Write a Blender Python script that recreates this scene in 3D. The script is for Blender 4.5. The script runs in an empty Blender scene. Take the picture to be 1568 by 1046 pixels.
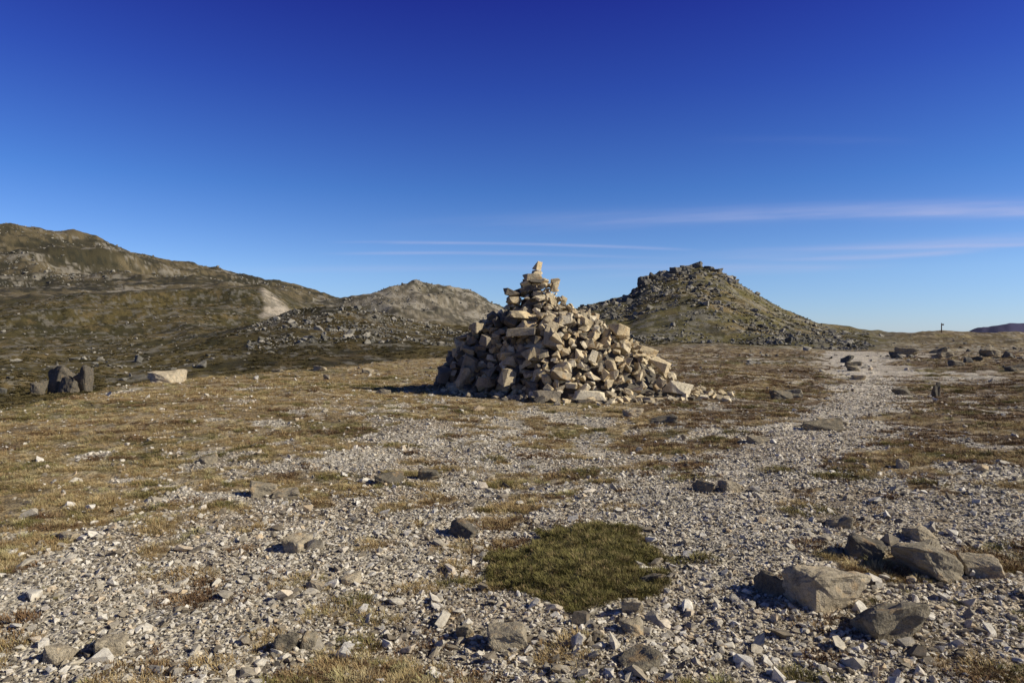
import bpy, bmesh, math, random
import numpy as np
from mathutils import Vector, noise as mn

random.seed(7); rng=np.random.default_rng(11)
scene=bpy.context.scene
CAMH=1.6; F=1045.0; HY=508.0
SUN_EL=math.radians(31); SUN_AZ=math.radians(102)

# ---------------------------------------------------------------- helpers
def h2(ix,iy,seed):
    a=(ix.astype(np.int64)*374761393+iy.astype(np.int64)*668265263+seed*1442695041)&0xFFFFFFFF
    a=((a^(a>>13))*1274126177)&0xFFFFFFFF
    a=(a^(a>>16))&0xFFFFFFFF
    return a/2147483647.5-1.0
def vn(x,y,seed=0):
    ca,sa=math.cos(seed*1.7+.4),math.sin(seed*1.7+.4)
    x,y=x*ca-y*sa,x*sa+y*ca
    xi=np.floor(x);yi=np.floor(y);fx=x-xi;fy=y-yi
    fx=fx*fx*fx*(fx*(fx*6-15)+10);fy=fy*fy*fy*(fy*(fy*6-15)+10)
    a=h2(xi,yi,seed);b=h2(xi+1,yi,seed);c=h2(xi,yi+1,seed);d=h2(xi+1,yi+1,seed)
    return (a+(b-a)*fx)*(1-fy)+(c+(d-c)*fx)*fy
def fbm(x,y,wl,octs=4,seed=0,gain=.5):
    s=0;a=1;t=0
    for i in range(octs):
        s=s+a*vn(x/wl,y/wl,seed+i*3);t+=a;a*=gain;wl/=2.03
    return s/t
def ss(a,b,x):
    t=np.clip((x-a)/(b-a),0,1);return t*t*(3-2*t)

# ---------------------------------------------------------------- terrain height
def tab(d):
    k=sorted(d);return np.array(k,float),np.array([d[i] for i in k],float)
EDGE=tab({-400:14,0:17,250:23,500:29,650:36,800:48,900:55,1100:55,1300:62,1568:60,2000:55})
V1R=tab({-400:28,0:31,250:40,500:50,650:60,800:70,900:72,1100:72,1300:80,2000:80})
V1H=tab({-400:-3,500:-3,650:-2,800:-.6,900:.2,1100:.8,1300:.1,1568:-.2,2000:-.2})
DR=tab({-400:110,300:110,500:140,700:140,860:125,2000:125})
KEYS=[
 (None,{-400:565,0:545,100:545,200:540,250:532,300:523,350:510,400:497,450:483,500:474,560:475,600:481,640:492,680:501,740:505,790:500,830:488,870:474,885:470,930:456,962:448,978:436,990:428,1020:418,1040:411,1075:411,1110:421,1150:444,1200:474,1250:492,1320:503,1400:511,1450:514,1568:516,2000:516}),
 (200,{-400:530,0:520,200:515,300:508,400:506,500:500,600:505,700:515,850:508,1000:470,1100:470,1200:495,1320:515,1568:522,2000:522}),
 (350,{-400:500,0:468,60:457,130:449,200:446,300:441,380:438,405:440,430:455,460:478,500:490,560:495,640:510,700:520,1568:530,2000:530}),
 (500,{-400:480,0:462,200:450,300:446,400:450,450:470,500:480,600:490,700:500,800:510,1000:530,1568:536,2000:536}),
 (700,{-400:470,0:450,200:441,300:438,400:445,450:458,480:461,520:458,570:450,590:443,600:439,635:433,650:439,690:446,720:455,760:473,800:485,880:495,950:508,1100:530,1568:540,2000:540}),
 (950,{-400:440,0:430,200:425,300:430,400:445,500:468,600:470,800:500,1000:530,1568:545,2000:545}),
 (1400,{-400:360,-100:350,0:342,30:343,100:357,150:365,175:376,200:389,260:403,340:417,400:434,450:443,500:459,560:475,640:490,760:512,1000:560,2000:570}),
 (2000,{-400:420,0:430,300:470,500:560,1568:570,2000:570}),
 (3000,{-400:600,1370:580,1420:530,1465:514,1490:505,1520:498,1545:492,1568:495,1650:488,1800:495,2000:520}),
 (7000,{-400:600,2000:600}),
]
KT=[(r,tab(d)) for r,d in KEYS]
def polar(x,y):
    r=np.sqrt(x*x+y*y)+1e-6; th=np.arctan2(x,y); tc=np.clip(th,-.86,.86)
    return r,th,tc
def base_profile(r,tc):
    px=np.tan(tc)*F+784; c=np.cos(tc)
    rk=[np.interp(px,*EDGE),np.interp(px,*V1R)]
    hk=[np.zeros_like(r),np.interp(px,*V1H)]
    for rr,t in KT:
        R=np.interp(px,*DR) if rr is None else np.full_like(r,rr)
        yy=np.interp(px,*t)
        rk.append(R);hk.append(CAMH+(HY-yy)/F*R*c)
    out=np.zeros_like(r)
    for i in range(len(rk)-1):
        m=(r>=rk[i])&(r<rk[i+1])
        if not m.any(): continue
        t=(r[m]-rk[i][m])/(rk[i+1][m]-rk[i][m])
        t=.45*t+.55*t*t*(3-2*t)
        out[m]=hk[i][m]+(hk[i+1][m]-hk[i][m])*t
    m=r>=rk[-1];out[m]=hk[-1][m]
    return out,rk[0],px
MX,MY=0.45,4.75
def mound_e(x,y):
    return np.sqrt(((x-MX-.08*(y-MY))/.56)**2+((y-MY)/.74)**2)+.26*vn(x/.45,y/.45,8)+.16*vn(x/.16,y/.16,18)+.12*vn(x/.06,y/.06,28)
def height(x,y):
    x=np.asarray(x,float);y=np.asarray(y,float)
    r,th,tc=polar(x,y)
    h,edge,px=base_profile(r,tc)
    far=ss(.75,1.5,r/edge)
    for i,wl in enumerate([160,80,40,20,10,5,2.5,1.2]):
        w=ss(.003,.010,wl/r)*(1-ss(.12,.3,wl/r))*far
        n=vn(x/wl,y/wl,50+i)
        k=.05+.10*ss(380,900,r)*(wl<30)+.012*(r>380)*(wl>30)
        h=h+w*wl*k*(n if i%2 else .6-1.6*np.abs(n))
    near=1-ss(.9,1.6,r/edge)
    dc=np.sqrt((x-1.1)**2+(y-18)**2)
    flat=ss(3,6,dc)
    h=h+near*(.16*vn(x/7,y/7,3)*ss(3,9,r)*flat+.07*fbm(x,y,2.2,2,5)*(.3+.7*flat)+.038*fbm(x,y,.5,4,9))
    h=h+.06*(1-ss(.3,1.05,mound_e(x,y)))
    return h
def H(x,y): return float(height(np.array([x]),np.array([y]))[0])

PATH=np.array([(26,52),(18,36),(14.5,28),(10.5,20),(6.6,13.5),(4.2,10),(2.6,7.6),(1.6,5.8),(1.3,3.6),(1.2,1)],float)
def dpath(x,y):
    d=np.full(np.shape(x),1e9)
    for a,b in zip(PATH[:-1],PATH[1:]):
        ab=b-a;t=np.clip(((x-a[0])*ab[0]+(y-a[1])*ab[1])/(ab@ab),0,1)
        d=np.minimum(d,np.hypot(x-a[0]-t*ab[0],y-a[1]-t*ab[1]))
    return d
def pathf(x,y):
    r=np.hypot(x,y)
    return np.exp(-((dpath(x,y)+.25*vn(x/1.1,y/1.1,141))/(.36+.036*r))**2)
def masks(x,y):
    r=np.hypot(x,y)
    n=.85*fbm(x,y,1.3,5,21,.7)+.65*fbm(x,y,.5,3,26,.6)+.45*fbm(x,y,6,2,31)
    b=.13
    b=b-.60*np.exp(-((x+1.4)/1.3)**2-((y-4.8)/1.7)**2)
    b=b-.28*np.exp(-((x+.3)/1.8)**2-((y-7.2)/2.2)**2)
    b=b-(.50+.5*ss(7,13,r))*pathf(x,y)
    b=b+.17*ss(2.4,3.6,x)*ss(14,9,y)*(dpath(x,y)>.8) + .32*ss(-3.0,-4.6,x)+.16*ss(10,15,r)
    b=b+.45*np.exp(-((x+.45)/.6)**2-((y-3.15)/.4)**2)
    mound=1-ss(.85,1.02,mound_e(x,y))
    veg=ss(-.10,.10,n+b); veg=np.maximum(veg,mound)
    green=ss(.12,.42,fbm(x,y,2.6,3,77)+.3*fbm(x,y,.4,3,78)+.1*ss(2,-6,x)-.04)*.7
    green=np.maximum(green,mound)
    q=.3*vn(x/.3,y/.3,79)
    green=np.maximum(green,ss(1,.6,np.hypot((x+3.1)/.9,(y-3.9)/.8)+q))
    green=np.maximum(green,ss(1,.5,np.hypot((x-2.35)/.5,(y-4.0)/.35)+q))
    green=np.maximum(green,ss(1,.5,np.hypot((x-.85)/.5,(y-8.3)/.9)+q)*.8)
    green=np.maximum(green,ss(1,.5,np.hypot((x-13)/5,(y-37)/3.)+q))
    dark=ss(-.08,.22,fbm(x,y,1.6,5,91,.7)+.28*ss(1.6,3.6,x)-.2*ss(-1.5,-4,x)+.25*ss(4.3,3,y)-.08)*(1-mound)
    return veg,green,dark,mound

def mesh_from(name,co,faces,mat=None,smooth=False):
    me=bpy.data.meshes.new(name)
    co=np.asarray(co,np.float32);faces=np.asarray(faces,np.int32)
    n=faces.shape[1]
    me.vertices.add(len(co));me.vertices.foreach_set('co',co.ravel())
    me.loops.add(faces.size);me.loops.foreach_set('vertex_index',faces.ravel())
    me.polygons.add(len(faces));me.polygons.foreach_set('loop_start',np.arange(0,faces.size,n,dtype=np.int32))
    me.polygons.foreach_set('use_smooth',np.full(len(faces),smooth))
    me.update(calc_edges=True);me.validate()
    if mat: me.materials.append(mat)
    return me
def add_obj(name,me,parent=None,coll=None):
    o=bpy.data.objects.new(name,me);(coll or scene.collection).objects.link(o)
    if parent:o.parent=parent
    return o
def set_attr(me,name,typ,arr):
    a=me.attributes.new(name,typ,'POINT')
    a.data.foreach_set('color' if typ=='FLOAT_COLOR' else ('vector' if typ=='FLOAT_VECTOR' else 'value'),np.ascontiguousarray(arr).ravel())

# ---------------------------------------------------------------- material helpers
class NT:
    def __init__(s,nt): s.nt=nt
    def n(s,t,**k):
        x=s.nt.nodes.new(t)
        for a,b in k.items(): setattr(x,a,b)
        return x
    def l(s,a,b): s.nt.links.new(a,b)
    def put(s,sock,v):
        if isinstance(v,bpy.types.NodeSocket): s.l(v,sock)
        else: sock.default_value=v
    def m(s,op,a,b=0.,c=0.,clamp=False):
        x=s.n('ShaderNodeMath',operation=op,use_clamp=clamp)
        s.put(x.inputs[0],a);s.put(x.inputs[1],b);s.put(x.inputs[2],c);return x.outputs[0]
    def mix(s,f,a,b,bt='MIX'):
        x=s.n('ShaderNodeMix',data_type='RGBA',blend_type=bt)
        s.put(x.inputs[0],f);s.put(x.inputs[6],a);s.put(x.inputs[7],b);return x.outputs[2]
    def noise(s,vec,scale,det=5,rough=.6):
        x=s.n('ShaderNodeTexNoise');s.put(x.inputs['Scale'],scale);x.inputs['Detail'].default_value=det;x.inputs['Roughness'].default_value=rough
        if vec is not None:s.l(vec,x.inputs['Vector'])
        return x.outputs['Fac']
    def mr(s,v,a,b,c,d):
        x=s.n('ShaderNodeMapRange');s.put(x.inputs[0],v)
        for i,q in enumerate((a,b,c,d)): x.inputs[i+1].default_value=q
        return x.outputs[0]
    def ramp(s,f,stops):
        x=s.n('ShaderNodeValToRGB');e=x.color_ramp.elements
        while len(e)<len(stops): e.new(.5)
        for el,(p,c) in zip(e,stops): el.position=p;el.color=(*c,1)
        s.put(x.inputs[0],f);return x.outputs[0]
def newmat(name,rough=.9):
    m=bpy.data.materials.new(name);m.use_nodes=True
    t=NT(m.node_tree);b=m.node_tree.nodes['Principled BSDF'];b.inputs['Roughness'].default_value=rough
    b.inputs['Specular IOR Level'].default_value=.2
    return m,t,b
def c4(c): return (*c,1)

def rock_mat(name,stops,use_attr=False,scale=1.,bump=.5,lich=.5,ochre=.5):
    m,t,b=newmat(name,.88)
    tc=t.n('ShaderNodeTexCoord').outputs['Object']
    if use_attr:
        at=t.n('ShaderNodeAttribute',attribute_name='rc');f=at.outputs['Fac']
    else: f=t.n('ShaderNodeObjectInfo').outputs['Random']
    col=t.ramp(f,stops)
    n1=t.noise(tc,3*scale,5,.65);n2=t.noise(tc,16*scale,4,.7);n3=t.noise(tc,60*scale,2,.7)
    col=t.mix(1.,col,t.ramp(n1,[(.3,(.6,.58,.56)),(.55,(1,1,1)),(.75,(1.25,1.2,1.1))]),'MULTIPLY')
    col=t.mix(1.,col,t.ramp(n3,[(.3,(.6,.6,.6)),(.6,(1.15,1.15,1.15))]),'MULTIPLY')
    lm=t.mr(n2,.55,.64,0,lich)
    col=t.mix(lm,col,c4((.075,.07,.055)))
    om=t.mr(n1,.55,.68,0,ochre)
    col=t.mix(om,col,c4((.44,.27,.115)))
    t.l(col,b.inputs['Base Color'])
    hh=t.m('ADD',t.m('MULTIPLY',n1,.6),t.m('ADD',t.m('MULTIPLY',n2,.3),t.m('MULTIPLY',n3,.12)))
    bp=t.n('ShaderNodeBump');bp.inputs['Strength'].default_value=bump;bp.inputs['Distance'].default_value=.12/scale
    t.l(hh,bp.inputs['Height']);t.l(bp.outputs[0],b.inputs['Normal'])
    return m

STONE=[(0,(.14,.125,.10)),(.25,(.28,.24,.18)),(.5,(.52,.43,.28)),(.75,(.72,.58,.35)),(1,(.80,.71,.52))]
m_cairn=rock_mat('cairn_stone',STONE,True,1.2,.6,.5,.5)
m_rock=rock_mat('field_stone',[(0,(.13,.115,.09)),(.4,(.29,.25,.175)),(1,(.58,.49,.34))],True,3.,1.,.55)
m_pebble=rock_mat('pebble_stone',[(0,(.17,.14,.10)),(.25,(.38,.33,.245)),(.55,(.63,.575,.46)),(.85,(.82,.77,.66)),(1,(.62,.48,.30))],False,1.2,.3,.25,.12)
m_boul=rock_mat('granite_boulder',[(0,(.11,.105,.085)),(.5,(.23,.215,.175)),(1,(.43,.395,.32))],False,2.2,.6,.4,.1)

def grass_mat(name,stops):
    m,t,b=newmat(name,.8)
    f=t.n('ShaderNodeObjectInfo').outputs['Random']
    col=t.ramp(f,stops)
    at=t.n('ShaderNodeAttribute',attribute_name='tip').outputs['Fac']
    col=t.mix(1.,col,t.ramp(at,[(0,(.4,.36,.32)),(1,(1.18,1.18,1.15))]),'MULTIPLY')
    t.l(col,b.inputs['Base Color'])
    return m
m_dry=grass_mat('dry_grass_blade',[(0,(.29,.19,.085)),(.4,(.48,.345,.16)),(.8,(.62,.49,.26)),(1,(.42,.37,.16))])
m_pale=grass_mat('pale_tussock_blade',[(0,(.50,.40,.19)),(.5,(.68,.57,.33)),(1,(.43,.41,.17))])
m_green=grass_mat('green_grass_blade',[(0,(.12,.11,.034)),(.4,(.21,.19,.06)),(.7,(.30,.26,.10)),(1,(.37,.27,.14))])
m_heath=grass_mat('brown_heath_sprig',[(0,(.10,.055,.03)),(.5,(.22,.135,.068)),(1,(.36,.245,.13))])
m_scrub=grass_mat('hill_scrub_sprig',[(0,(.05,.045,.017)),(.5,(.11,.09,.034)),(1,(.20,.155,.065))])

# ---------------------------------------------------------------- ground sheet
def scree_mask(px,r,x,y):
    w=14*fbm(x,y,22,4,131,.7)
    lo=400+(350-r)*.02; hi=416+(350-r)*.36
    return ss(-6,6,px+w-lo)*ss(9,-9,px+1.6*w-hi)*ss(215,262,r+1.5*w)*(1-ss(350,385,r))
def build_ground():
    rr=[0.3]
    while rr[-1]<1.6: rr.append(rr[-1]*1.08)
    while rr[-1]<32: rr.append(rr[-1]*1.0072)
    while rr[-1]<1900: rr.append(rr[-1]*1.009)
    while rr[-1]<7500: rr.append(rr[-1]*1.03)
    rr=np.array(rr)
    dn=np.radians(np.arange(-46,46.01,.1))
    lo=np.radians(np.linspace(-180,-46.5,110));hi=np.radians(np.linspace(46.5,180,110))
    th=np.concatenate([lo,dn,hi])
    R,T=np.meshgrid(rr,th,indexing='ij')
    x=(R*np.sin(T)).ravel();y=(R*np.cos(T)).ravel()
    z=height(x,y)
    nr,nt=R.shape
    r,_,tc=polar(x,y);px=np.tan(tc)*F+784
    edge=np.interp(px,*EDGE)
    veg,green,dark,mound=masks(x,y)
    def C(*c): return np.array(c)[None,:]
    def mx(a,b,f): return a+(b-a)*f[:,None]
    grav=mx(C(.58,.52,.41),C(.38,.31,.22),ss(-.2,.5,fbm(x,y,.9,4,41)))
    grav=mx(grav,C(.68,.60,.47),pathf(x,y)*ss(6,12,r)*.85)
    v=mx(C(.31,.225,.115),C(.46,.36,.20),ss(-.4,.4,fbm(x,y,.7,5,42)))
    v=mx(v,C(.16,.145,.05),green)
    v=mx(v,C(.13,.085,.045),dark*.85)
    v=mx(v,C(.10,.075,.04),ss(.1,.5,fbm(x,y,.22,3,47))*.6)
    v=mx(v,C(.54,.47,.35),ss(.14,.4,fbm(x,y,.3,4,49,.8))*.45*(1-mound))
    near=mx(grav,v,veg)
    n_s=fbm(x,y,30,5,61,.65);n_m=fbm(x,y,6,5,62,.7);n_l=fbm(x,y,110,6,63,.75);n_x=fbm(x,y,2.5,3,65,.8)
    olive=mx(C(.13,.10,.036),C(.065,.056,.021),ss(-.2,.25,n_s))
    olive=mx(olive,C(.21,.15,.065),ss(.05,.35,n_m)*.6)
    olive=mx(olive,C(.035,.032,.014),ss(.08,.3,n_x)*.7)
    olive=olive*(1-.4*ss(300,400,px)*ss(720,600,px)*ss(190,150,r))[:,None]
    tan=mx(C(.145,.115,.062),C(.062,.053,.028),ss(-.12,.15,n_l))
    n_r=fbm(x,y,26,5,64,.95);n_r2=fbm(x,y,70,5,74,.8)
    tan=mx(tan,C(.28,.25,.195),ss(.03,.14,n_r)*ss(-.15,.15,n_r2)*.85)
    tan=mx(tan,C(.03,.03,.02),ss(-.06,-.18,n_r)*.7)
    greyh=mx(C(.23,.195,.135),C(.12,.105,.065),ss(-.12,.22,fbm(x,y,60,6,66,.75)))
    n_g=fbm(x,y,14,4,67,.95)
    greyh=mx(greyh,C(.35,.315,.25),ss(.03,.15,n_g)*.75)
    greyh=mx(greyh,C(.05,.047,.036),ss(-.06,-.18,n_g)*.65)
    hill=olive
    E=ss(780,880,px)*(1-ss(150,200,r))
    eh=mx(C(.14,.12,.044),C(.23,.17,.08),ss(-.1,.45,n_m))
    eh=mx(eh,C(.27,.245,.19),ss(.1,.25,fbm(x,y,1.8,3,73,.8))*.6)
    eh=mx(eh,C(.045,.042,.02),ss(.08,.3,n_x)*.65)
    hill=mx(hill,eh,E)
    hill=mx(hill,tan,ss(380,520,r)*(px<480))
    hill=mx(hill,greyh,ss(480,560,r)*(px>=480)*(r<1000))
    hill=mx(hill,tan,ss(720,1000,r))
    hill=mx(hill,C(.48,.41,.31),scree_mask(px,r,x,y)*(.45+.55*ss(-.2,.1,n_m)))
    hill=mx(hill,C(.06,.055,.11),ss(1900,2300,r))  # farthest ridge blue-purple by distance: haze put into the ground colour
    rockb=ss(.18,.28,fbm(x,y,2.2,3,69,.8))*(r<420)*.6
    hill=mx(hill,C(.24,.22,.175),rockb)
    f=ss(.95,1.25,r/edge+.12*vn(x/5,y/5,70))
    f=f*(1-ss(1320,1420,px)*(1-ss(130,200,r))*.6)
    col=mx(near,hill,f)
    i=np.arange(nr-1)[:,None]*nt+np.arange(nt-1)[None,:]
    q=np.stack([i,i+nt,i+nt+1,i+1],-1).reshape(-1,4)[:,::-1]
    co=np.stack([x,y,z],1)
    mat,t,b=newmat('alpine_ground',.95)
    tc_=t.n('ShaderNodeNewGeometry').outputs['Position']
    ca=t.n('ShaderNodeAttribute',attribute_name='gcol').outputs['Color']
    ga=t.n('ShaderNodeAttribute',attribute_name='grav').outputs['Fac']
    vo=t.n('ShaderNodeTexVoronoi');vo.inputs['Scale'].default_value=42;t.l(tc_,vo.inputs['Vector'])
    sep=t.n('ShaderNodeSeparateColor');t.l(vo.outputs['Color'],sep.inputs[0])
    pv=t.mr(sep.outputs[0],0,1,.45,1.45)
    nf=t.mr(t.noise(tc_,55,3,.75),.3,.7,.4,1.5)
    nmn=t.noise(tc_,1.2,5,.8)
    nm=t.mr(nmn,.3,.7,.55,1.45)
    fac=t.m('ADD',t.m('MULTIPLY',pv,ga),t.m('MULTIPLY',nf,t.m('SUBTRACT',1.,ga)))
    fac=t.m('MULTIPLY',fac,nm)
    cmb=t.n('ShaderNodeCombineColor')
    for k in range(3): t.l(fac,cmb.inputs[k])
    t.l(t.mix(1.,ca,cmb.outputs[0],'MULTIPLY'),b.inputs['Base Color'])
    hn=t.m('ADD',t.m('MULTIPLY',t.noise(tc_,40,4,.7),.03),t.m('MULTIPLY',t.m('MULTIPLY',vo.outputs['Distance'],ga),-.02))
    hn=t.m('ADD',hn,t.m('MULTIPLY',nmn,.25))
    bp=t.n('ShaderNodeBump');bp.inputs['Strength'].default_value=.95;bp.inputs['Distance'].default_value=1.
    t.l(hn,bp.inputs['Height']);t.l(bp.outputs[0],b.inputs['Normal'])
    me=mesh_from('ground',co,q,mat,True)
    set_attr(me,'gcol','FLOAT_COLOR',np.concatenate([col,np.ones((len(col),1))],1).astype(np.float32))
    set_attr(me,'grav','FLOAT',((1-veg)*(1-f)).astype(np.float32))
    return add_obj('ground',me)
build_ground()

# sea
sm,t,b=newmat('sea_water',.6)
b.inputs['Base Color'].default_value=(.05,.12,.30,1)
a=np.linspace(0,2*math.pi,129)[:-1]
co=[(0,0,-100)]+[(60000*math.sin(k),60000*math.cos(k),-100) for k in a]
add_obj('sea',mesh_from('sea',co,[(0,1+(i+1)%128,1+i) for i in range(128)],sm))

# ---------------------------------------------------------------- rocks
def rock_geo(seed,npts=14,dims=(1,.75,.5),bev=.035,sub=0,disp=0.,boxy=.55):
    rd=random.Random(seed);bm=bmesh.new()
    for i in range(npts):
        v=Vector([rd.gauss(0,1) for _ in range(3)]).normalized()
        w=v/max(abs(c) for c in v)
        p=v.lerp(w,boxy)*rd.uniform(.85,1.0)
        bm.verts.new((p.x*.5*dims[0],p.y*.5*dims[1],p.z*.5*dims[2]))
    if boxy>.5:
        for sx in(-1,1):
            for sy in(-1,1):
                for sz in(-1,1):
                    if rd.random()<.7:
                        bm.verts.new([s*.5*d*rd.uniform(.55,.98) for s,d in zip((sx,sy,sz),dims)])
    bmesh.ops.convex_hull(bm,input=bm.verts)
    bmesh.ops.delete(bm,geom=[v for v in bm.verts if not v.link_faces],context='VERTS')
    bmesh.ops.dissolve_limit(bm,angle_limit=.22,verts=bm.verts,edges=bm.edges)
    if bev: bmesh.ops.bevel(bm,geom=bm.edges[:],offset=bev,segments=1,affect='EDGES',profile=.5,clamp_overlap=True)
    bmesh.ops.triangulate(bm,faces=bm.faces)
    for s in range(sub):
        bmesh.ops.subdivide_edges(bm,edges=bm.edges,cuts=1,use_grid_fill=True)
        bmesh.ops.triangulate(bm,faces=bm.faces)
    if disp:
        bm.normal_update()
        for v in bm.verts:
            o=Vector((seed*3.1,seed*1.7,0))
            n=mn.fractal(v.co*3+o,1,2,5)*disp+abs(mn.noise(v.co*7+o))*disp*.4
            v.co+=v.normal*n
    for v in bm.verts:
        for k in range(3): v.co[k]=max(-.56*dims[k],min(.56*dims[k],v.co[k]))
    bm.verts.ensure_lookup_table()
    co=np.array([v.co[:] for v in bm.verts]);fa=np.array([[v.index for v in f.verts] for f in bm.faces])
    bm.free();return co,fa
def rotm(rx,ry,rz):
    cx,sx,cy,sy,cz,sz=math.cos(rx),math.sin(rx),math.cos(ry),math.sin(ry),math.cos(rz),math.sin(rz)
    return np.array([[cz,-sz,0],[sz,cz,0],[0,0,1]])@np.array([[cy,0,sy],[0,1,0],[-sy,0,cy]])@np.array([[1,0,0],[0,cx,-sx],[0,sx,cx]])
class Join:
    def __init__(s): s.c=[];s.f=[];s.a=[];s.n=0
    def add(s,geo,loc,rot,scl,val):
        co=geo[0]*np.array(scl)@rotm(*rot).T+np.array(loc)
        s.c.append(co);s.f.append(geo[1]+s.n);s.a.append(np.full(len(co),val,np.float32));s.n+=len(co)
    def make(s,name,mat,smooth=False):
        me=mesh_from(name,np.concatenate(s.c),np.concatenate(s.f),mat,smooth)
        set_attr(me,'rc','FLOAT',np.concatenate(s.a));return add_obj(name,me)

U=random.uniform
TB=[rock_geo(100+i,6,(1,1,1),.022,1,.045,.55) for i in range(20)]
# ---- cairn
CX,CY=.65,18.0
poly=[(-3.0,1.2),(.35,-2.35),(2.5,-2.05),(4.1,-.8),(3.0,2.0),(0,3.0),(-2.2,2.6)]
def polyR(th):
    d=np.array([math.cos(th),math.sin(th)]);best=1.
    for i in range(len(poly)):
        p=np.array(poly[i]);q=np.array(poly[(i+1)%len(poly)]);e=q-p
        den=d[0]*e[1]-d[1]*e[0]
        if abs(den)<1e-9: continue
        tt=(p[0]*e[1]-p[1]*e[0])/den;uu=(p[0]*d[1]-p[1]*d[0])/den
        if tt>0 and -1e-6<=uu<=1+1e-6: best=tt
    return best
ZL=[0,.4,.79,1.39,1.90,2.04,2.10,2.5,2.94,3.2];SL=[.97,.93,.85,.67,.46,.38,.28,.23,.11,.04]
ZR=[0,.35,.7,1.2,1.69,1.95,2.2,2.5,2.9,3.2];SR=[1,.9,.8,.66,.51,.38,.24,.14,.10,.03]
def cs(z,th):
    w=(math.cos(th)+1)/2
    return np.interp(z,ZL,SL)*(1-w)+np.interp(z,ZR,SR)*w
PR=[polyR(2*math.pi*k/720) for k in range(720)]
def pr(th): return PR[int(th/(2*math.pi)*720)%720]
def cairnR(z,th): return (pr(th)+pr(th+.08)+pr(th-.08))/3*cs(z,th)
J=Join();z0=H(CX,CY)
lv=np.linspace(-.15,3.0,22);nth=64
cc=[]
for z in lv:
    for k in range(nth):
        th=2*math.pi*k/nth
        R=max(.03,cairnR(max(z,0),th)-.38-.05*math.sin(k*5+z*9))
        cc.append((CX+R*math.cos(th),CY+R*math.sin(th),z0+z))
cf=[]
for i in range(len(lv)-1):
    for k in range(nth):
        a0=i*nth+k;b0=i*nth+(k+1)%nth
        cf+= [(a0,b0,b0+nth),(a0,b0+nth,a0+nth)]
J.add((np.array(cc),np.array(cf)),(0,0,0),(0,0,0),(1,1,1),.0)
z=.02
while z<2.95:
    th=U(0,.3);end=th+2*math.pi
    while th<end:
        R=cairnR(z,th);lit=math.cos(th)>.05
        big=random.random()
        L=U(.14,.36) if lit else U(.18,.52)
        if big>.9:L*=1.4
        if z>2.0:L=min(L*.75,.36)
        sc=(L,L*U(.6,.95),L*U(.35,.7))
        rr=max(0,R-sc[1]*.25+U(-.17,.10))
        tang=th+math.pi/2+U(-.7,.7) if random.random()<.5 else U(0,6.3)
        tl=.38 if not lit else .6
        if z>2.0: tl=.28
        v=.28+.72*random.random()**.7 if lit else random.random()**1.6  # left stones greyer, and the flank's shade also put into their tone
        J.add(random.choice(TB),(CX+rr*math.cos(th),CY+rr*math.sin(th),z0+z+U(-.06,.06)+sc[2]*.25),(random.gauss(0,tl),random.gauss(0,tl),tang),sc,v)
        th+=max(.12,L*.72/max(R,.15))
    z+=.112 if z<2.2 else .13
def P(dx,dy,z,sc,rot,v,s=0): J.add(TB[s],(CX+dx,CY+dy,z0+z),rot,sc,v)
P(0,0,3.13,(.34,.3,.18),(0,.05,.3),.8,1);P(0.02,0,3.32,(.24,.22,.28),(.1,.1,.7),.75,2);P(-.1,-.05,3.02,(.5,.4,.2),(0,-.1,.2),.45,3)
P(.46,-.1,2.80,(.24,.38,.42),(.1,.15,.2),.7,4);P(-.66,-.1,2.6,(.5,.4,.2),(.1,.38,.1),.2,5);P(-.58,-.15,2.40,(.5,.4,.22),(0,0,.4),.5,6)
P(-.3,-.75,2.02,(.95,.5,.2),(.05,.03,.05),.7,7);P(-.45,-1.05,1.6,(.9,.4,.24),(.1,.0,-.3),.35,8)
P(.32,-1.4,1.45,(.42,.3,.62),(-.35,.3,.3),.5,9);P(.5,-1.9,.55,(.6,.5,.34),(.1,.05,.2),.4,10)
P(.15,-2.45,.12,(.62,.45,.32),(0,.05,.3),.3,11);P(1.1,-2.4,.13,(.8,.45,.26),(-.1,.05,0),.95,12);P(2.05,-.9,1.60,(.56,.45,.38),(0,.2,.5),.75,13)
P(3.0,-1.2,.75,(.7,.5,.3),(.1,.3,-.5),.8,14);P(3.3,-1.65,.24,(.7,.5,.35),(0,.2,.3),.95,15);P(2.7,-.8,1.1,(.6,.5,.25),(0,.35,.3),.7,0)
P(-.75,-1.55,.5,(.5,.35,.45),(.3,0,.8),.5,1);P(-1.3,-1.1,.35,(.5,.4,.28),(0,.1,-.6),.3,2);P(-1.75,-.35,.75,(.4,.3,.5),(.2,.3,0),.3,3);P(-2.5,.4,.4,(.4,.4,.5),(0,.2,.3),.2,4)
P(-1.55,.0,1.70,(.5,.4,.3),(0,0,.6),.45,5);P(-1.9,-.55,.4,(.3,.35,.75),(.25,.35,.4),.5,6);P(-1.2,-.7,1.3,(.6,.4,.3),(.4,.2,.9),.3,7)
for i in range(300):
    th=random.choice([U(-math.pi,0),U(-1.2,.3),U(-math.pi,math.pi)]);R=cairnR(0,th)+abs(random.gauss(0,.38))+.05
    L=U(.08,.3)*(1 if random.random()<.8 else 1.4);x=CX+R*math.cos(th);y=CY+R*math.sin(th)
    J.add(random.choice(TB),(x,y,H(x,y)+L*.12),(random.gauss(0,.3),random.gauss(0,.3),U(0,6)),(L,L*U(.6,.9),L*U(.4,.6)),random.random())
J.make('stone_cairn',m_cairn)

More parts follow.
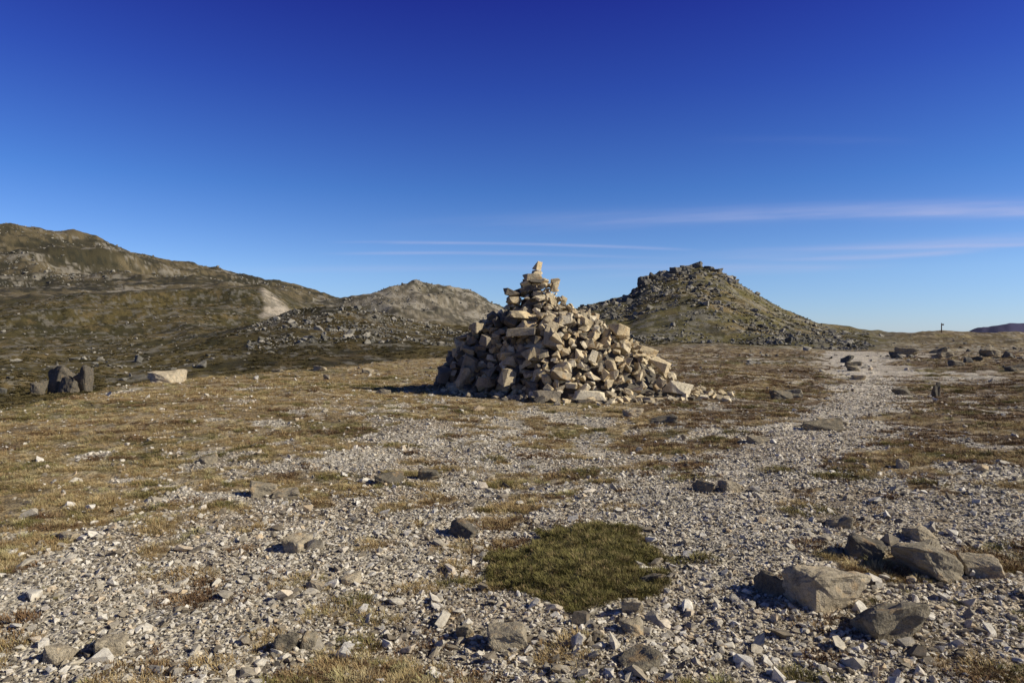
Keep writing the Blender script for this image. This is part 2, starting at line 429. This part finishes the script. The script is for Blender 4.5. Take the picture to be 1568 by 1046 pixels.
# ---- hand placed stones
TH=[rock_geo(300+i,9,(1,1,1),.02,3,.07,.56) for i in range(8)]
big=[(1.83,3.98,.50,.34,.30,.8,0),(1.98,3.55,.40,.32,.27,.4,1),(2.66,4.35,.5,.36,.27,.5,2),(1.55,4.1,.2,.2,.2,.2,3),(2.4,4.62,.3,.25,.2,.1,4),(2.97,4.3,.24,.26,.16,.7,6),
 (-.41,5.5,.3,.24,.17,.1,3),(-1.6,5.1,.22,.2,.17,.8,4),(-1.34,7.45,.32,.25,.18,.15,5),(-2.5,6.85,.3,.22,.2,.5,6),(-2.25,6.8,.3,.24,.13,.6,7),(-.94,7.65,.26,.22,.17,.15,0),
 (.68,3.85,.13,.12,.16,.9,1),(.62,3.55,.15,.12,.1,.6,2),(1.85,6.6,.25,.2,.16,.3,3),(2.1,6.6,.24,.2,.15,.7,4),(5.2,11.4,.65,.4,.25,.4,5),(5.6,11.9,.6,.3,.15,.6,6),
 (2.75,12.3,.55,.4,.2,.25,7),(2.35,13.2,.4,.35,.25,.9,0),(11.2,18,.25,.25,.62,.05,1),(10.6,18.6,.5,.4,.3,.15,2),(-2.0,3.38,.18,.15,.12,.7,4),(-2.2,3.3,.14,.12,.1,.8,5),
 (-.02,3.5,.22,.2,.13,.6,6),(-.25,3.62,.09,.1,.12,.5,1),(.6,3.2,.2,.16,.12,.3,7),(-7.6,27,.6,.4,.3,.7,0),(-9.0,26.3,.5,.4,.25,.6,1),(14.5,29,.7,.5,.35,.3,2),(-1.06,4.45,.17,.13,.09,.8,2),
 (-1.25,4.3,.14,.12,.07,.7,3),(4.3,7.5,.16,.14,.14,.9,4),(6.8,17.2,.6,.4,.3,.15,5),(7.2,17.4,.45,.35,.3,.5,6),(2.55,5.3,.22,.18,.14,.5,7),(3.0,5.0,.2,.2,.12,.7,5),(-1.15,3.45,.13,.12,.16,.2,1),(-1.05,3.5,.1,.1,.12,.4,4),
 (-3.55,5.4,.18,.15,.08,.8,3),(.9,4.35,.18,.14,.07,.15,1),(-3.8,8.5,.25,.2,.14,.5,2),(3.6,10,.3,.2,.14,.6,5),(20,27,.9,.6,.35,.2,6),(22,27.5,.9,.5,.25,.1,3),(24,38,1.2,.9,.6,.6,1),(28,40,1.4,1.,.9,.5,2),(30,48,1.3,1,.7,.3,7),(26,45,1.5,1,.7,.4,0),(19.5,30,.8,.5,.4,.3,4),
 (1.4,16.2,.4,.3,.2,.9,2),(-3.2,16.9,.4,.3,.2,.6,3),(16.5,33,1.0,.6,.35,.3,4),(12.2,24,.5,.4,.25,.7,0),(-5.4,25.5,.5,.4,.3,.6,4)]
for i,(x,y,w,d,hh,v,s) in enumerate(big):
    j=Join();z=H(x,y)
    j.add(TH[s],(x,y,z+hh*.2),(U(-.2,.2),U(-.2,.2),U(-.5,.5)),(w,d,hh),v);j.make('stone',m_rock)
j=Join();j.add(TH[2],(-10.5,20.6,H(-10.5,20.6)+.12),(0,.02,.1),(1.3,.85,.6),1.);j.make('pale_boulder',m_rock)
j=Join()
for x,y,w,hh,s in [(-32.0,48.5,1.9,2.7,0),(-30.4,48.3,1.5,3.3,7),(-33.1,47.5,1.2,1.5,2),(-31.0,47.4,1.6,1.9,3)]:
    j.add(TH[s],(x,y,H(x,y)+hh*.30),(U(-.2,.2),U(-.25,.25),U(-.4,.4)),(w,w*.8,hh),.05)
j.make('dark_boulder_group',m_rock)

# tor on the summit of the right hill
j=Join()
def atpx(px,r):
    th=math.atan((px-784)/F);return r*math.sin(th),r*math.cos(th)
tor=[(985,120,3.0,2.6),(972,118,1.6,1.4),(1000,121,2.4,2.2),(1018,122,2.6,1.9),(1033,122,2.2,1.8),(1050,123,2.4,1.3),(1066,124,2.2,1.2),(1084,123,1.6,.9),(1100,122,1.6,.9),(1010,118,2.2,1.6),(1028,117,1.6,1.1),(958,119,1.6,1.1),(940,118,1.8,1.2),(925,118,1.6,1.1),(905,118,1.4,1.),(1125,121,1.3,.8),(1045,119,1.4,1.),(990,115,1.8,1.3),(965,112,1.5,1.1),(950,113,1.4,1.),(1060,112,1.6,1.),(1005,108,1.6,1.)]
for k,(px,r,w,hh) in enumerate(tor):
    x,y=atpx(px,r);j.add(TH[k%8],(x,y,H(x,y)+hh*.15),(U(-.25,.25),U(-.25,.25),U(0,3)),(w,w*.8,hh),U(.1,.8))
m_tor=rock_mat('tor_granite',[(0,(.11,.105,.085)),(.5,(.22,.205,.17)),(1,(.40,.365,.29))],True,.5,.9,.5,.15)
j.make('granite_tor',m_tor)

# ---------------------------------------------------------------- instanced collections
def gn_scatter(name,pts,rots,scl,idx,coll):
    me=bpy.data.meshes.new(name);me.vertices.add(len(pts));me.vertices.foreach_set('co',np.asarray(pts,np.float32).ravel())
    set_attr(me,'irot','FLOAT_VECTOR',np.asarray(rots,np.float32));set_attr(me,'iscl','FLOAT_VECTOR',np.asarray(scl,np.float32))
    a=me.attributes.new('iidx','INT','POINT');a.data.foreach_set('value',np.asarray(idx,np.int32))
    o=add_obj(name,me)
    g=bpy.data.node_groups.new(name+'_nodes','GeometryNodeTree')
    g.interface.new_socket('Geometry',in_out='INPUT',socket_type='NodeSocketGeometry')
    g.interface.new_socket('Geometry',in_out='OUTPUT',socket_type='NodeSocketGeometry')
    N=g.nodes;L=g.links
    gi=N.new('NodeGroupInput');go=N.new('NodeGroupOutput');ip=N.new('GeometryNodeInstanceOnPoints')
    ci=N.new('GeometryNodeCollectionInfo');ci.inputs['Collection'].default_value=coll
    ci.inputs['Separate Children'].default_value=True;ci.inputs['Reset Children'].default_value=True
    def na(n,t):
        x=N.new('GeometryNodeInputNamedAttribute');x.data_type=t;x.inputs['Name'].default_value=n
        return next(q for q in x.outputs if q.enabled and q.name=='Attribute')
    er=N.new('FunctionNodeEulerToRotation');L.new(na('irot','FLOAT_VECTOR'),er.inputs[0])
    L.new(gi.outputs[0],ip.inputs['Points']);L.new(ci.outputs[0],ip.inputs['Instance'])
    ip.inputs['Pick Instance'].default_value=True
    L.new(na('iidx','INT'),ip.inputs['Instance Index']);L.new(er.outputs[0],ip.inputs['Rotation']);L.new(na('iscl','FLOAT_VECTOR'),ip.inputs['Scale'])
    L.new(ip.outputs[0],go.inputs[0])
    m=o.modifiers.new('scatter','NODES');m.node_group=g
    return o
def coll_of(name,geos,mat,smooth=False,attr=None):
    c=bpy.data.collections.new(name)
    for i,g in enumerate(geos):
        me=mesh_from(f'{name}_{i:02d}',g[0],g[1],mat,smooth)
        if attr is not None:set_attr(me,'tip','FLOAT',np.asarray(g[2],np.float32))
        o=bpy.data.objects.new(f'{name}_{i:02d}',me);c.objects.link(o)
    return c
c_peb=coll_of('pebble_kind',[rock_geo(500+i,10,(1,.8,.6),0,0,0,.4) for i in range(12)],m_pebble)
c_bou=coll_of('boulder_kind',[rock_geo(600+i,9,(1,.85,.75),.04,2,.05,.5) for i in range(10)],m_boul)

def sector(n,r0,r1,half=46):
    th=np.radians(rng.uniform(-half,half,n));r=np.exp(rng.uniform(math.log(r0),math.log(r1),n))
    return r*np.sin(th),r*np.cos(th),r
def mk_scatter(name,x,y,size,asp,coll,nk,sink=.2,tilt=.4):
    z=height(x,y);n=len(x)
    sc=np.stack([size,size*rng.uniform(.8,1.1,n),size*asp],1)
    z=z+size*sink
    ro=np.stack([rng.normal(0,tilt,n),rng.normal(0,tilt,n),rng.uniform(0,6.28,n)],1)
    return gn_scatter(name,np.stack([x,y,z],1),ro,sc,rng.integers(0,nk,n),coll)
dcair=lambda x,y:np.hypot(x-CX-.4,y-CY)
# gravel
x,y,r=sector(230000,2.4,30)
veg,green,dark,mound=masks(x,y)
clump=ss(-.5,.3,fbm(x,y,.35,3,97))
p=np.clip(((1-veg)*1.1+.10)*(.4+.6*clump),0,1)*(1-mound*.97)
k=(rng.random(len(x))<p)&(dcair(x,y)>2.2)
x,y,r=x[k],y[k],r[k]
s=.0115*np.exp(rng.normal(0,.48,len(x)))*(1+.13*r)*1.1
s=np.minimum(s,.075)
mk_scatter('gravel',x,y,s,rng.uniform(.6,1,len(x)),c_peb,12,.12)
# loose rubble
x,y,r=sector(11500,2.6,50)
veg,green,dark,mound=masks(x,y)
k=(rng.random(len(x))<(.8-.45*veg)*(1-mound)*(1-.6*pathf(x,y)*(r>8))*ss(-.4,.3,fbm(x,y,.9,3,98)))&(dcair(x,y)>3.2)
x,y,r=x[k],y[k],r[k]
s=.033*np.exp(rng.normal(0,.52,len(x)))*(1+.07*r)
x2,y2,r2=sector(520,2.8,10);k2=(masks(x2,y2)[3]<.1)
x=np.concatenate([x,x2[k2]]);y=np.concatenate([y,y2[k2]]);s=np.concatenate([s,.075*np.exp(rng.normal(0,.3,k2.sum()))])
mk_scatter('rubble',x,y,np.minimum(s,.35),rng.uniform(.5,1,len(x)),c_peb,12,.13)
# boulders over the hills
def boulders(name,n,px0,px1,r0,r1,smin,wl,thr,sd,pw=2.2,mx_=3.):
    px=rng.uniform(px0,px1,n);r=rng.uniform(r0,r1,n);th=np.arctan((px-784)/F)
    x=r*np.sin(th);y=r*np.cos(th)
    k=fbm(x,y,wl,3,sd,.6)+rng.normal(0,.15,n)>thr
    x,y,r=x[k],y[k],r[k]
    s=np.minimum(smin*(rng.pareto(pw,len(x))+1),mx_)
    mk_scatter(name,x,y,s,rng.uniform(.6,1.,len(x)),c_bou,10,.12,.25)
boulders('boulder_field',8500,800,1330,68,128,.21,6,.0,33,2.6,1.3)
boulders('boulder_field',1300,860,1130,92,126,.45,7,.0,38,2.6,1.9)
boulders('boulder_field',6000,380,720,85,148,.25,10,.03,34,2.4,1.7)
boulders('boulder_field',3000,-150,440,60,345,.25,12,.1,35,2.3,1.5)
boulders('boulder_field',450,1130,1800,34,110,.20,9,.0,39,2.2,1.0)
boulders('boulder_field',2200,500,800,560,705,.8,30,.0,36,2.4,3.5)
boulders('boulder_field',5500,-200,480,850,1400,1.4,70,.05,37,2.3,7)

# grass
def tuft(seed,nb,L,spread,w,flat):
    rd=random.Random(seed);V=[];Fc=[];T=[]
    for i in range(nb):
        a=rd.uniform(0,6.283);rad=spread*math.sqrt(rd.random());bx,by=rad*math.cos(a),rad*math.sin(a)
        d=a+rd.gauss(0,.8);l=L*rd.uniform(.5,1.1);t1=rd.uniform(.1,flat);t2=t1+rd.uniform(.2,.8)
        dx,dy=math.cos(d),math.sin(d);sx,sy=-dy,dx
        p=[(bx,by,-.01)]
        p.append((bx+dx*l*.55*math.sin(t1),by+dy*l*.55*math.sin(t1),l*.55*math.cos(t1)))
        p.append((p[1][0]+dx*l*.45*math.sin(t2),p[1][1]+dy*l*.45*math.sin(t2),p[1][2]+l*.45*math.cos(t2)))
        n=len(V)
        for q,ww in((p[0],w),(p[1],w*.8)):
            V+=[(q[0]-sx*ww/2,q[1]-sy*ww/2,q[2]),(q[0]+sx*ww/2,q[1]+sy*ww/2,q[2])]
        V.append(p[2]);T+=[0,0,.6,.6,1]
        Fc+=[(n,n+1,n+3),(n,n+3,n+2),(n+2,n+3,n+4)]
    return np.array(V),np.array(Fc),T
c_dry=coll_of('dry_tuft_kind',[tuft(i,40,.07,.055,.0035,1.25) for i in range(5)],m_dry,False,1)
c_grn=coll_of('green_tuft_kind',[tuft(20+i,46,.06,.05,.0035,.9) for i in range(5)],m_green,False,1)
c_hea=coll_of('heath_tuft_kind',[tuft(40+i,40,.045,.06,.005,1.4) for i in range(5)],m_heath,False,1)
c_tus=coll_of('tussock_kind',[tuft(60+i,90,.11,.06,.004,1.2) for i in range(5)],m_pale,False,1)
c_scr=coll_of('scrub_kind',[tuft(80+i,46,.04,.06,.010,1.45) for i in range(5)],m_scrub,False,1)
x,y,r=sector(130000,2.3,60)
veg,green,dark,mound=masks(x,y)
px=x/np.maximum(y,.1)*F+784;ed=np.interp(px,*EDGE)
k=(rng.random(len(x))<veg*.85*ss(-.25,.2,fbm(x,y,.25,2,95))+.004)&(dcair(x,y)>2.9)&(r<ed*1.05)&(mound<.3)
x,y,r,green,dark=x[k],y[k],r[k],green[k],dark[k]
u=rng.random(len(x));kg=u<green*.85;kh=(~kg)&(rng.random(len(x))<dark*.85);kd=~(kg|kh)
XY={'dry_grass':[x[kd],y[kd],rng.uniform(.4,1.0,kd.sum())*(.75+.04*r[kd])],
    'green_grass':[x[kg],y[kg],rng.uniform(.4,1.0,kg.sum())*(.75+.04*r[kg])],
    'brown_heath':[x[kh],y[kh],rng.uniform(.4,1.1,kh.sum())*(.75+.04*r[kh])]}
# separate clumps, from hand-size to half a metre, everywhere on the plateau
cx,cy,cr=sector(1700,2.7,32)
cv_=masks(cx,cy);kx=(dcair(cx,cy)>3.5)&(cv_[3]<.05)&(rng.random(len(cx))<(.22+.6*cv_[0])*(1-.7*pathf(cx,cy)));cx,cy,cr=cx[kx],cy[kx],cr[kx]
R_=rng.uniform(.05,.16,len(cx))*(1+.06*cr);typ=rng.random(len(cx))
npc=np.clip((R_/ (1+.045*cr)*190).astype(int),6,30)
rep=np.repeat(np.arange(len(cx)),npc);aa=rng.uniform(0,6.283,len(rep));qq=np.sqrt(rng.random(len(rep)))
ex=rng.uniform(1,1.8,len(cx))
tx=cx[rep]+R_[rep]*ex[rep]*qq*np.cos(aa);ty=cy[rep]+R_[rep]*qq*np.sin(aa);ts=rng.uniform(.6,1.2,len(rep))*(.85+.04*cr[rep])*(1.2-.5*qq)
tt_=typ[rep];xr=cx[rep]
khh=tt_<.30+.3*(xr>1.2);kgg=(~khh)&(tt_>.82);kdd=~(khh|kgg)
for nm,kk in(('dry_grass',kdd),('green_grass',kgg),('brown_heath',khh)):
    XY[nm]=[np.concatenate([a_,b_]) for a_,b_ in zip(XY[nm],(tx[kk],ty[kk],ts[kk]))]
for nm,c in(('dry_grass',c_dry),('green_grass',c_grn),('brown_heath',c_hea)):
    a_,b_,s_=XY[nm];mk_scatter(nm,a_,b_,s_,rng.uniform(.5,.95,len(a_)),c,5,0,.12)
# pale tussocks standing out of the turf
x,y,r=sector(11000,2.8,45)
veg,green,dark,mound=masks(x,y);px=x/np.maximum(y,.1)*F+784
k=(fbm(x,y,.8,3,99)+.3*fbm(x,y,5,2,96)>.12)&(rng.random(len(x))<.75)&(veg>.3)&(mound<.1)&(dcair(x,y)>3.2)&(r<np.interp(px,*EDGE))
x,y,r=x[k],y[k],r[k]
mk_scatter('pale_tussock',x,y,rng.uniform(.35,1.,len(x))*(.7+.03*r),rng.uniform(.5,.8,len(x)),c_tus,5,0,.12)
# scrub on the hill sides
def scrub(n,px0,px1,r0,r1,s0,s1,thr,sd):
    px=rng.uniform(px0,px1,n);r=np.exp(rng.uniform(math.log(r0),math.log(r1),n));th=np.arctan((px-784)/F)
    x=r*np.sin(th);y=r*np.cos(th);ed=np.interp(px,*EDGE)
    k=(fbm(x,y,9,4,sd,.8)>thr)&(r>ed*1.12)&(scree_mask(px,r,x,y)<.1)
    x,y,r=x[k],y[k],r[k]
    mk_scatter('heath_scrub',x,y,rng.uniform(s0,s1,len(x))*(.5+r/120.),rng.uniform(.5,.9,len(x)),c_scr,5,0,.15)
scrub(22000,-150,780,20,170,2.,5,.02,111)
scrub(7000,780,1330,62,128,2,4.2,.06,112)
scrub(5000,-150,520,170,352,2,4.,.1,113)
# grass cushion
n=6500;a=rng.uniform(0,6.283,n);q=np.sqrt(rng.random(n))*1.4
x=MX+.62*q*np.cos(a);y=MY+.78*q*np.sin(a)
kk=(masks(x,y)[3]*ss(-.75,-.2,fbm(x,y,.15,3,120))>rng.uniform(.15,.9,n));x,y=x[kk],y[kk]
mk_scatter('grass_cushion',x,y,rng.uniform(.4,1.0,len(x)),rng.uniform(.5,1,len(x)),c_grn,5,0,.2)

# trail marker
m,t,b=newmat('weathered_wood');b.inputs['Base Color'].default_value=(.12,.08,.06,1)
bm=bmesh.new()
r_=bmesh.ops.create_cone(bm,cap_ends=True,segments=10,radius1=.08,radius2=.06,depth=1.5);bmesh.ops.translate(bm,vec=(0,0,.65),verts=r_['verts'])
r2=bmesh.ops.create_cube(bm,size=1);bmesh.ops.scale(bm,vec=(.36,.05,.2),verts=r2['verts']);bmesh.ops.translate(bm,vec=(.08,-.11,1.2),verts=r2['verts'])
bmesh.ops.bevel(bm,geom=bm.edges[:],offset=.008,segments=1,affect='EDGES')
me=bpy.data.meshes.new('trail_marker_post');bm.to_mesh(me);bm.free();me.materials.append(m)
o=add_obj('trail_marker_post',me);x,y=58.5,93;o.location=(x,y,H(x,y)-.1)

# ---------------------------------------------------------------- light, sky
S=Vector((math.cos(SUN_EL)*math.sin(SUN_AZ),math.cos(SUN_EL)*math.cos(SUN_AZ),math.sin(SUN_EL)))
sl=bpy.data.lights.new('sun','SUN');sl.energy=5;sl.angle=math.radians(.53);sl.color=(1,.93,.79)
so=add_obj('sun',sl);so.rotation_euler=S.to_track_quat('Z','Y').to_euler()
w=bpy.data.worlds.new('World');scene.world=w;w.use_nodes=True;t=NT(w.node_tree)
bg=w.node_tree.nodes['Background']
sky=t.n('ShaderNodeTexSky',sky_type='NISHITA');sky.sun_disc=False;sky.sun_elevation=SUN_EL;sky.sun_rotation=SUN_AZ
sky.altitude=2000;sky.air_density=1.;sky.dust_density=.3;sky.ozone_density=3.
g=t.n('ShaderNodeTexCoord').outputs['Generated'];sp=t.n('ShaderNodeSeparateXYZ');t.l(g,sp.inputs[0])
X,Y,Z=sp.outputs
def D2(c): return tuple(q*.5 for q in c)
tint=t.ramp(Z,[(0,D2((.72,.86,1.22))),(.08,D2((.78,.94,1.25))),(.2,D2((.42,.70,1.2))),(.33,D2((.26,.40,1.14))),(.45,D2((.18,.19,.98))),(.58,D2((.22,.21,.30))),(1,D2((.20,.20,.24)))])
col=t.mix(1.,sky.outputs[0],tint,'MULTIPLY')
# thin cirrus
yy=t.m('MAXIMUM',Y,.05);u=t.m('DIVIDE',X,yy);v=t.m('DIVIDE',Z,yy)
cv=t.n('ShaderNodeCombineXYZ');t.l(t.m('MULTIPLY',u,3.5),cv.inputs[0]);t.l(t.m('MULTIPLY',t.m('ADD',v,t.m('MULTIPLY',u,-.05)),55.),cv.inputs[1])
nz=t.mr(t.noise(cv.outputs[0],1.,6,.6),.32,.68,.25,1.)
wob=t.m('MULTIPLY',t.m('SUBTRACT',t.noise(cv.outputs[0],.5,3,.5),.5),.006)
def U_(px): return (px-784)/F
def V_(py): return (HY-py)/F
def streak(p0,p1,p2,wd,amp,fi,fo,f3=None):
    A=np.polyfit([U_(p[0]) for p in(p0,p1,p2)],[V_(p[1]) for p in(p0,p1,p2)],2)
    c=t.m('ADD',t.m('MULTIPLY',t.m('ADD',t.m('MULTIPLY',u,float(A[0])),float(A[1])),u),float(A[2]))
    d=t.m('DIVIDE',t.m('SUBTRACT',t.m('ADD',v,wob),c),wd/F)
    gsn=t.m('EXPONENT',t.m('MULTIPLY',t.m('MULTIPLY',d,d),-1.))
    x=t.mr(u,U_(fi[0]),U_(fi[1]),0,1);o=t.m('MULTIPLY',t.m('MULTIPLY',gsn,x),amp)
    if fo: o=t.m('MULTIPLY',o,t.mr(u,U_(fo[0]),U_(fo[1]),1,0))
    return o
st=[streak((700,345),(1100,331),(1568,318),13,.50,(560,1500),None),
    streak((700,350),(1100,336),(1568,326),5,.24,(900,1400),None),
    streak((540,371),(800,374),(1040,382),2.2,.40,(500,620),(980,1080)),
    streak((500,389),(800,389),(1000,395),2.5,.28,(480,600),(800,1050)),
    streak((1000,398),(1250,385),(1568,366),9,.34,(900,1450),None),
    streak((1180,397),(1350,393),(1500,383),4.,.45,(1100,1300),(1440,1530)),
    streak((1000,382),(1350,380),(1568,374),3.,.38,(1100,1500),None),
    streak((350,414),(800,410),(1200,408),5,.24,(330,600),(1150,1300)),
    streak((900,425),(1150,415),(1350,408),6,.2,(850,1000),(1250,1400)),
    streak((1100,215),(1250,216),(1400,218),6,.05,(1050,1250),(1300,1420))]
tot=st[0]
for q in st[1:]: tot=t.m('ADD',tot,q)
tot=t.m('MULTIPLY',tot,nz,clamp=True)
col=t.mix(1.,col,(2,2,2,1),'MULTIPLY')
col=t.mix(tot,col,c4((5.2,5.4,7.8)))
t.l(col,bg.inputs['Color']);bg.inputs['Strength'].default_value=.1

# ---------------------------------------------------------------- camera
cd=bpy.data.cameras.new('camera');cd.lens=24;cd.sensor_width=36;cd.clip_start=.05;cd.clip_end=100000
co=add_obj('camera',cd);co.location=(0,0,CAMH);co.rotation_euler=(math.radians(90-.82),0,0)
scene.camera=co
scene.view_settings.view_transform='Standard';scene.view_settings.look='None';scene.view_settings.exposure=0
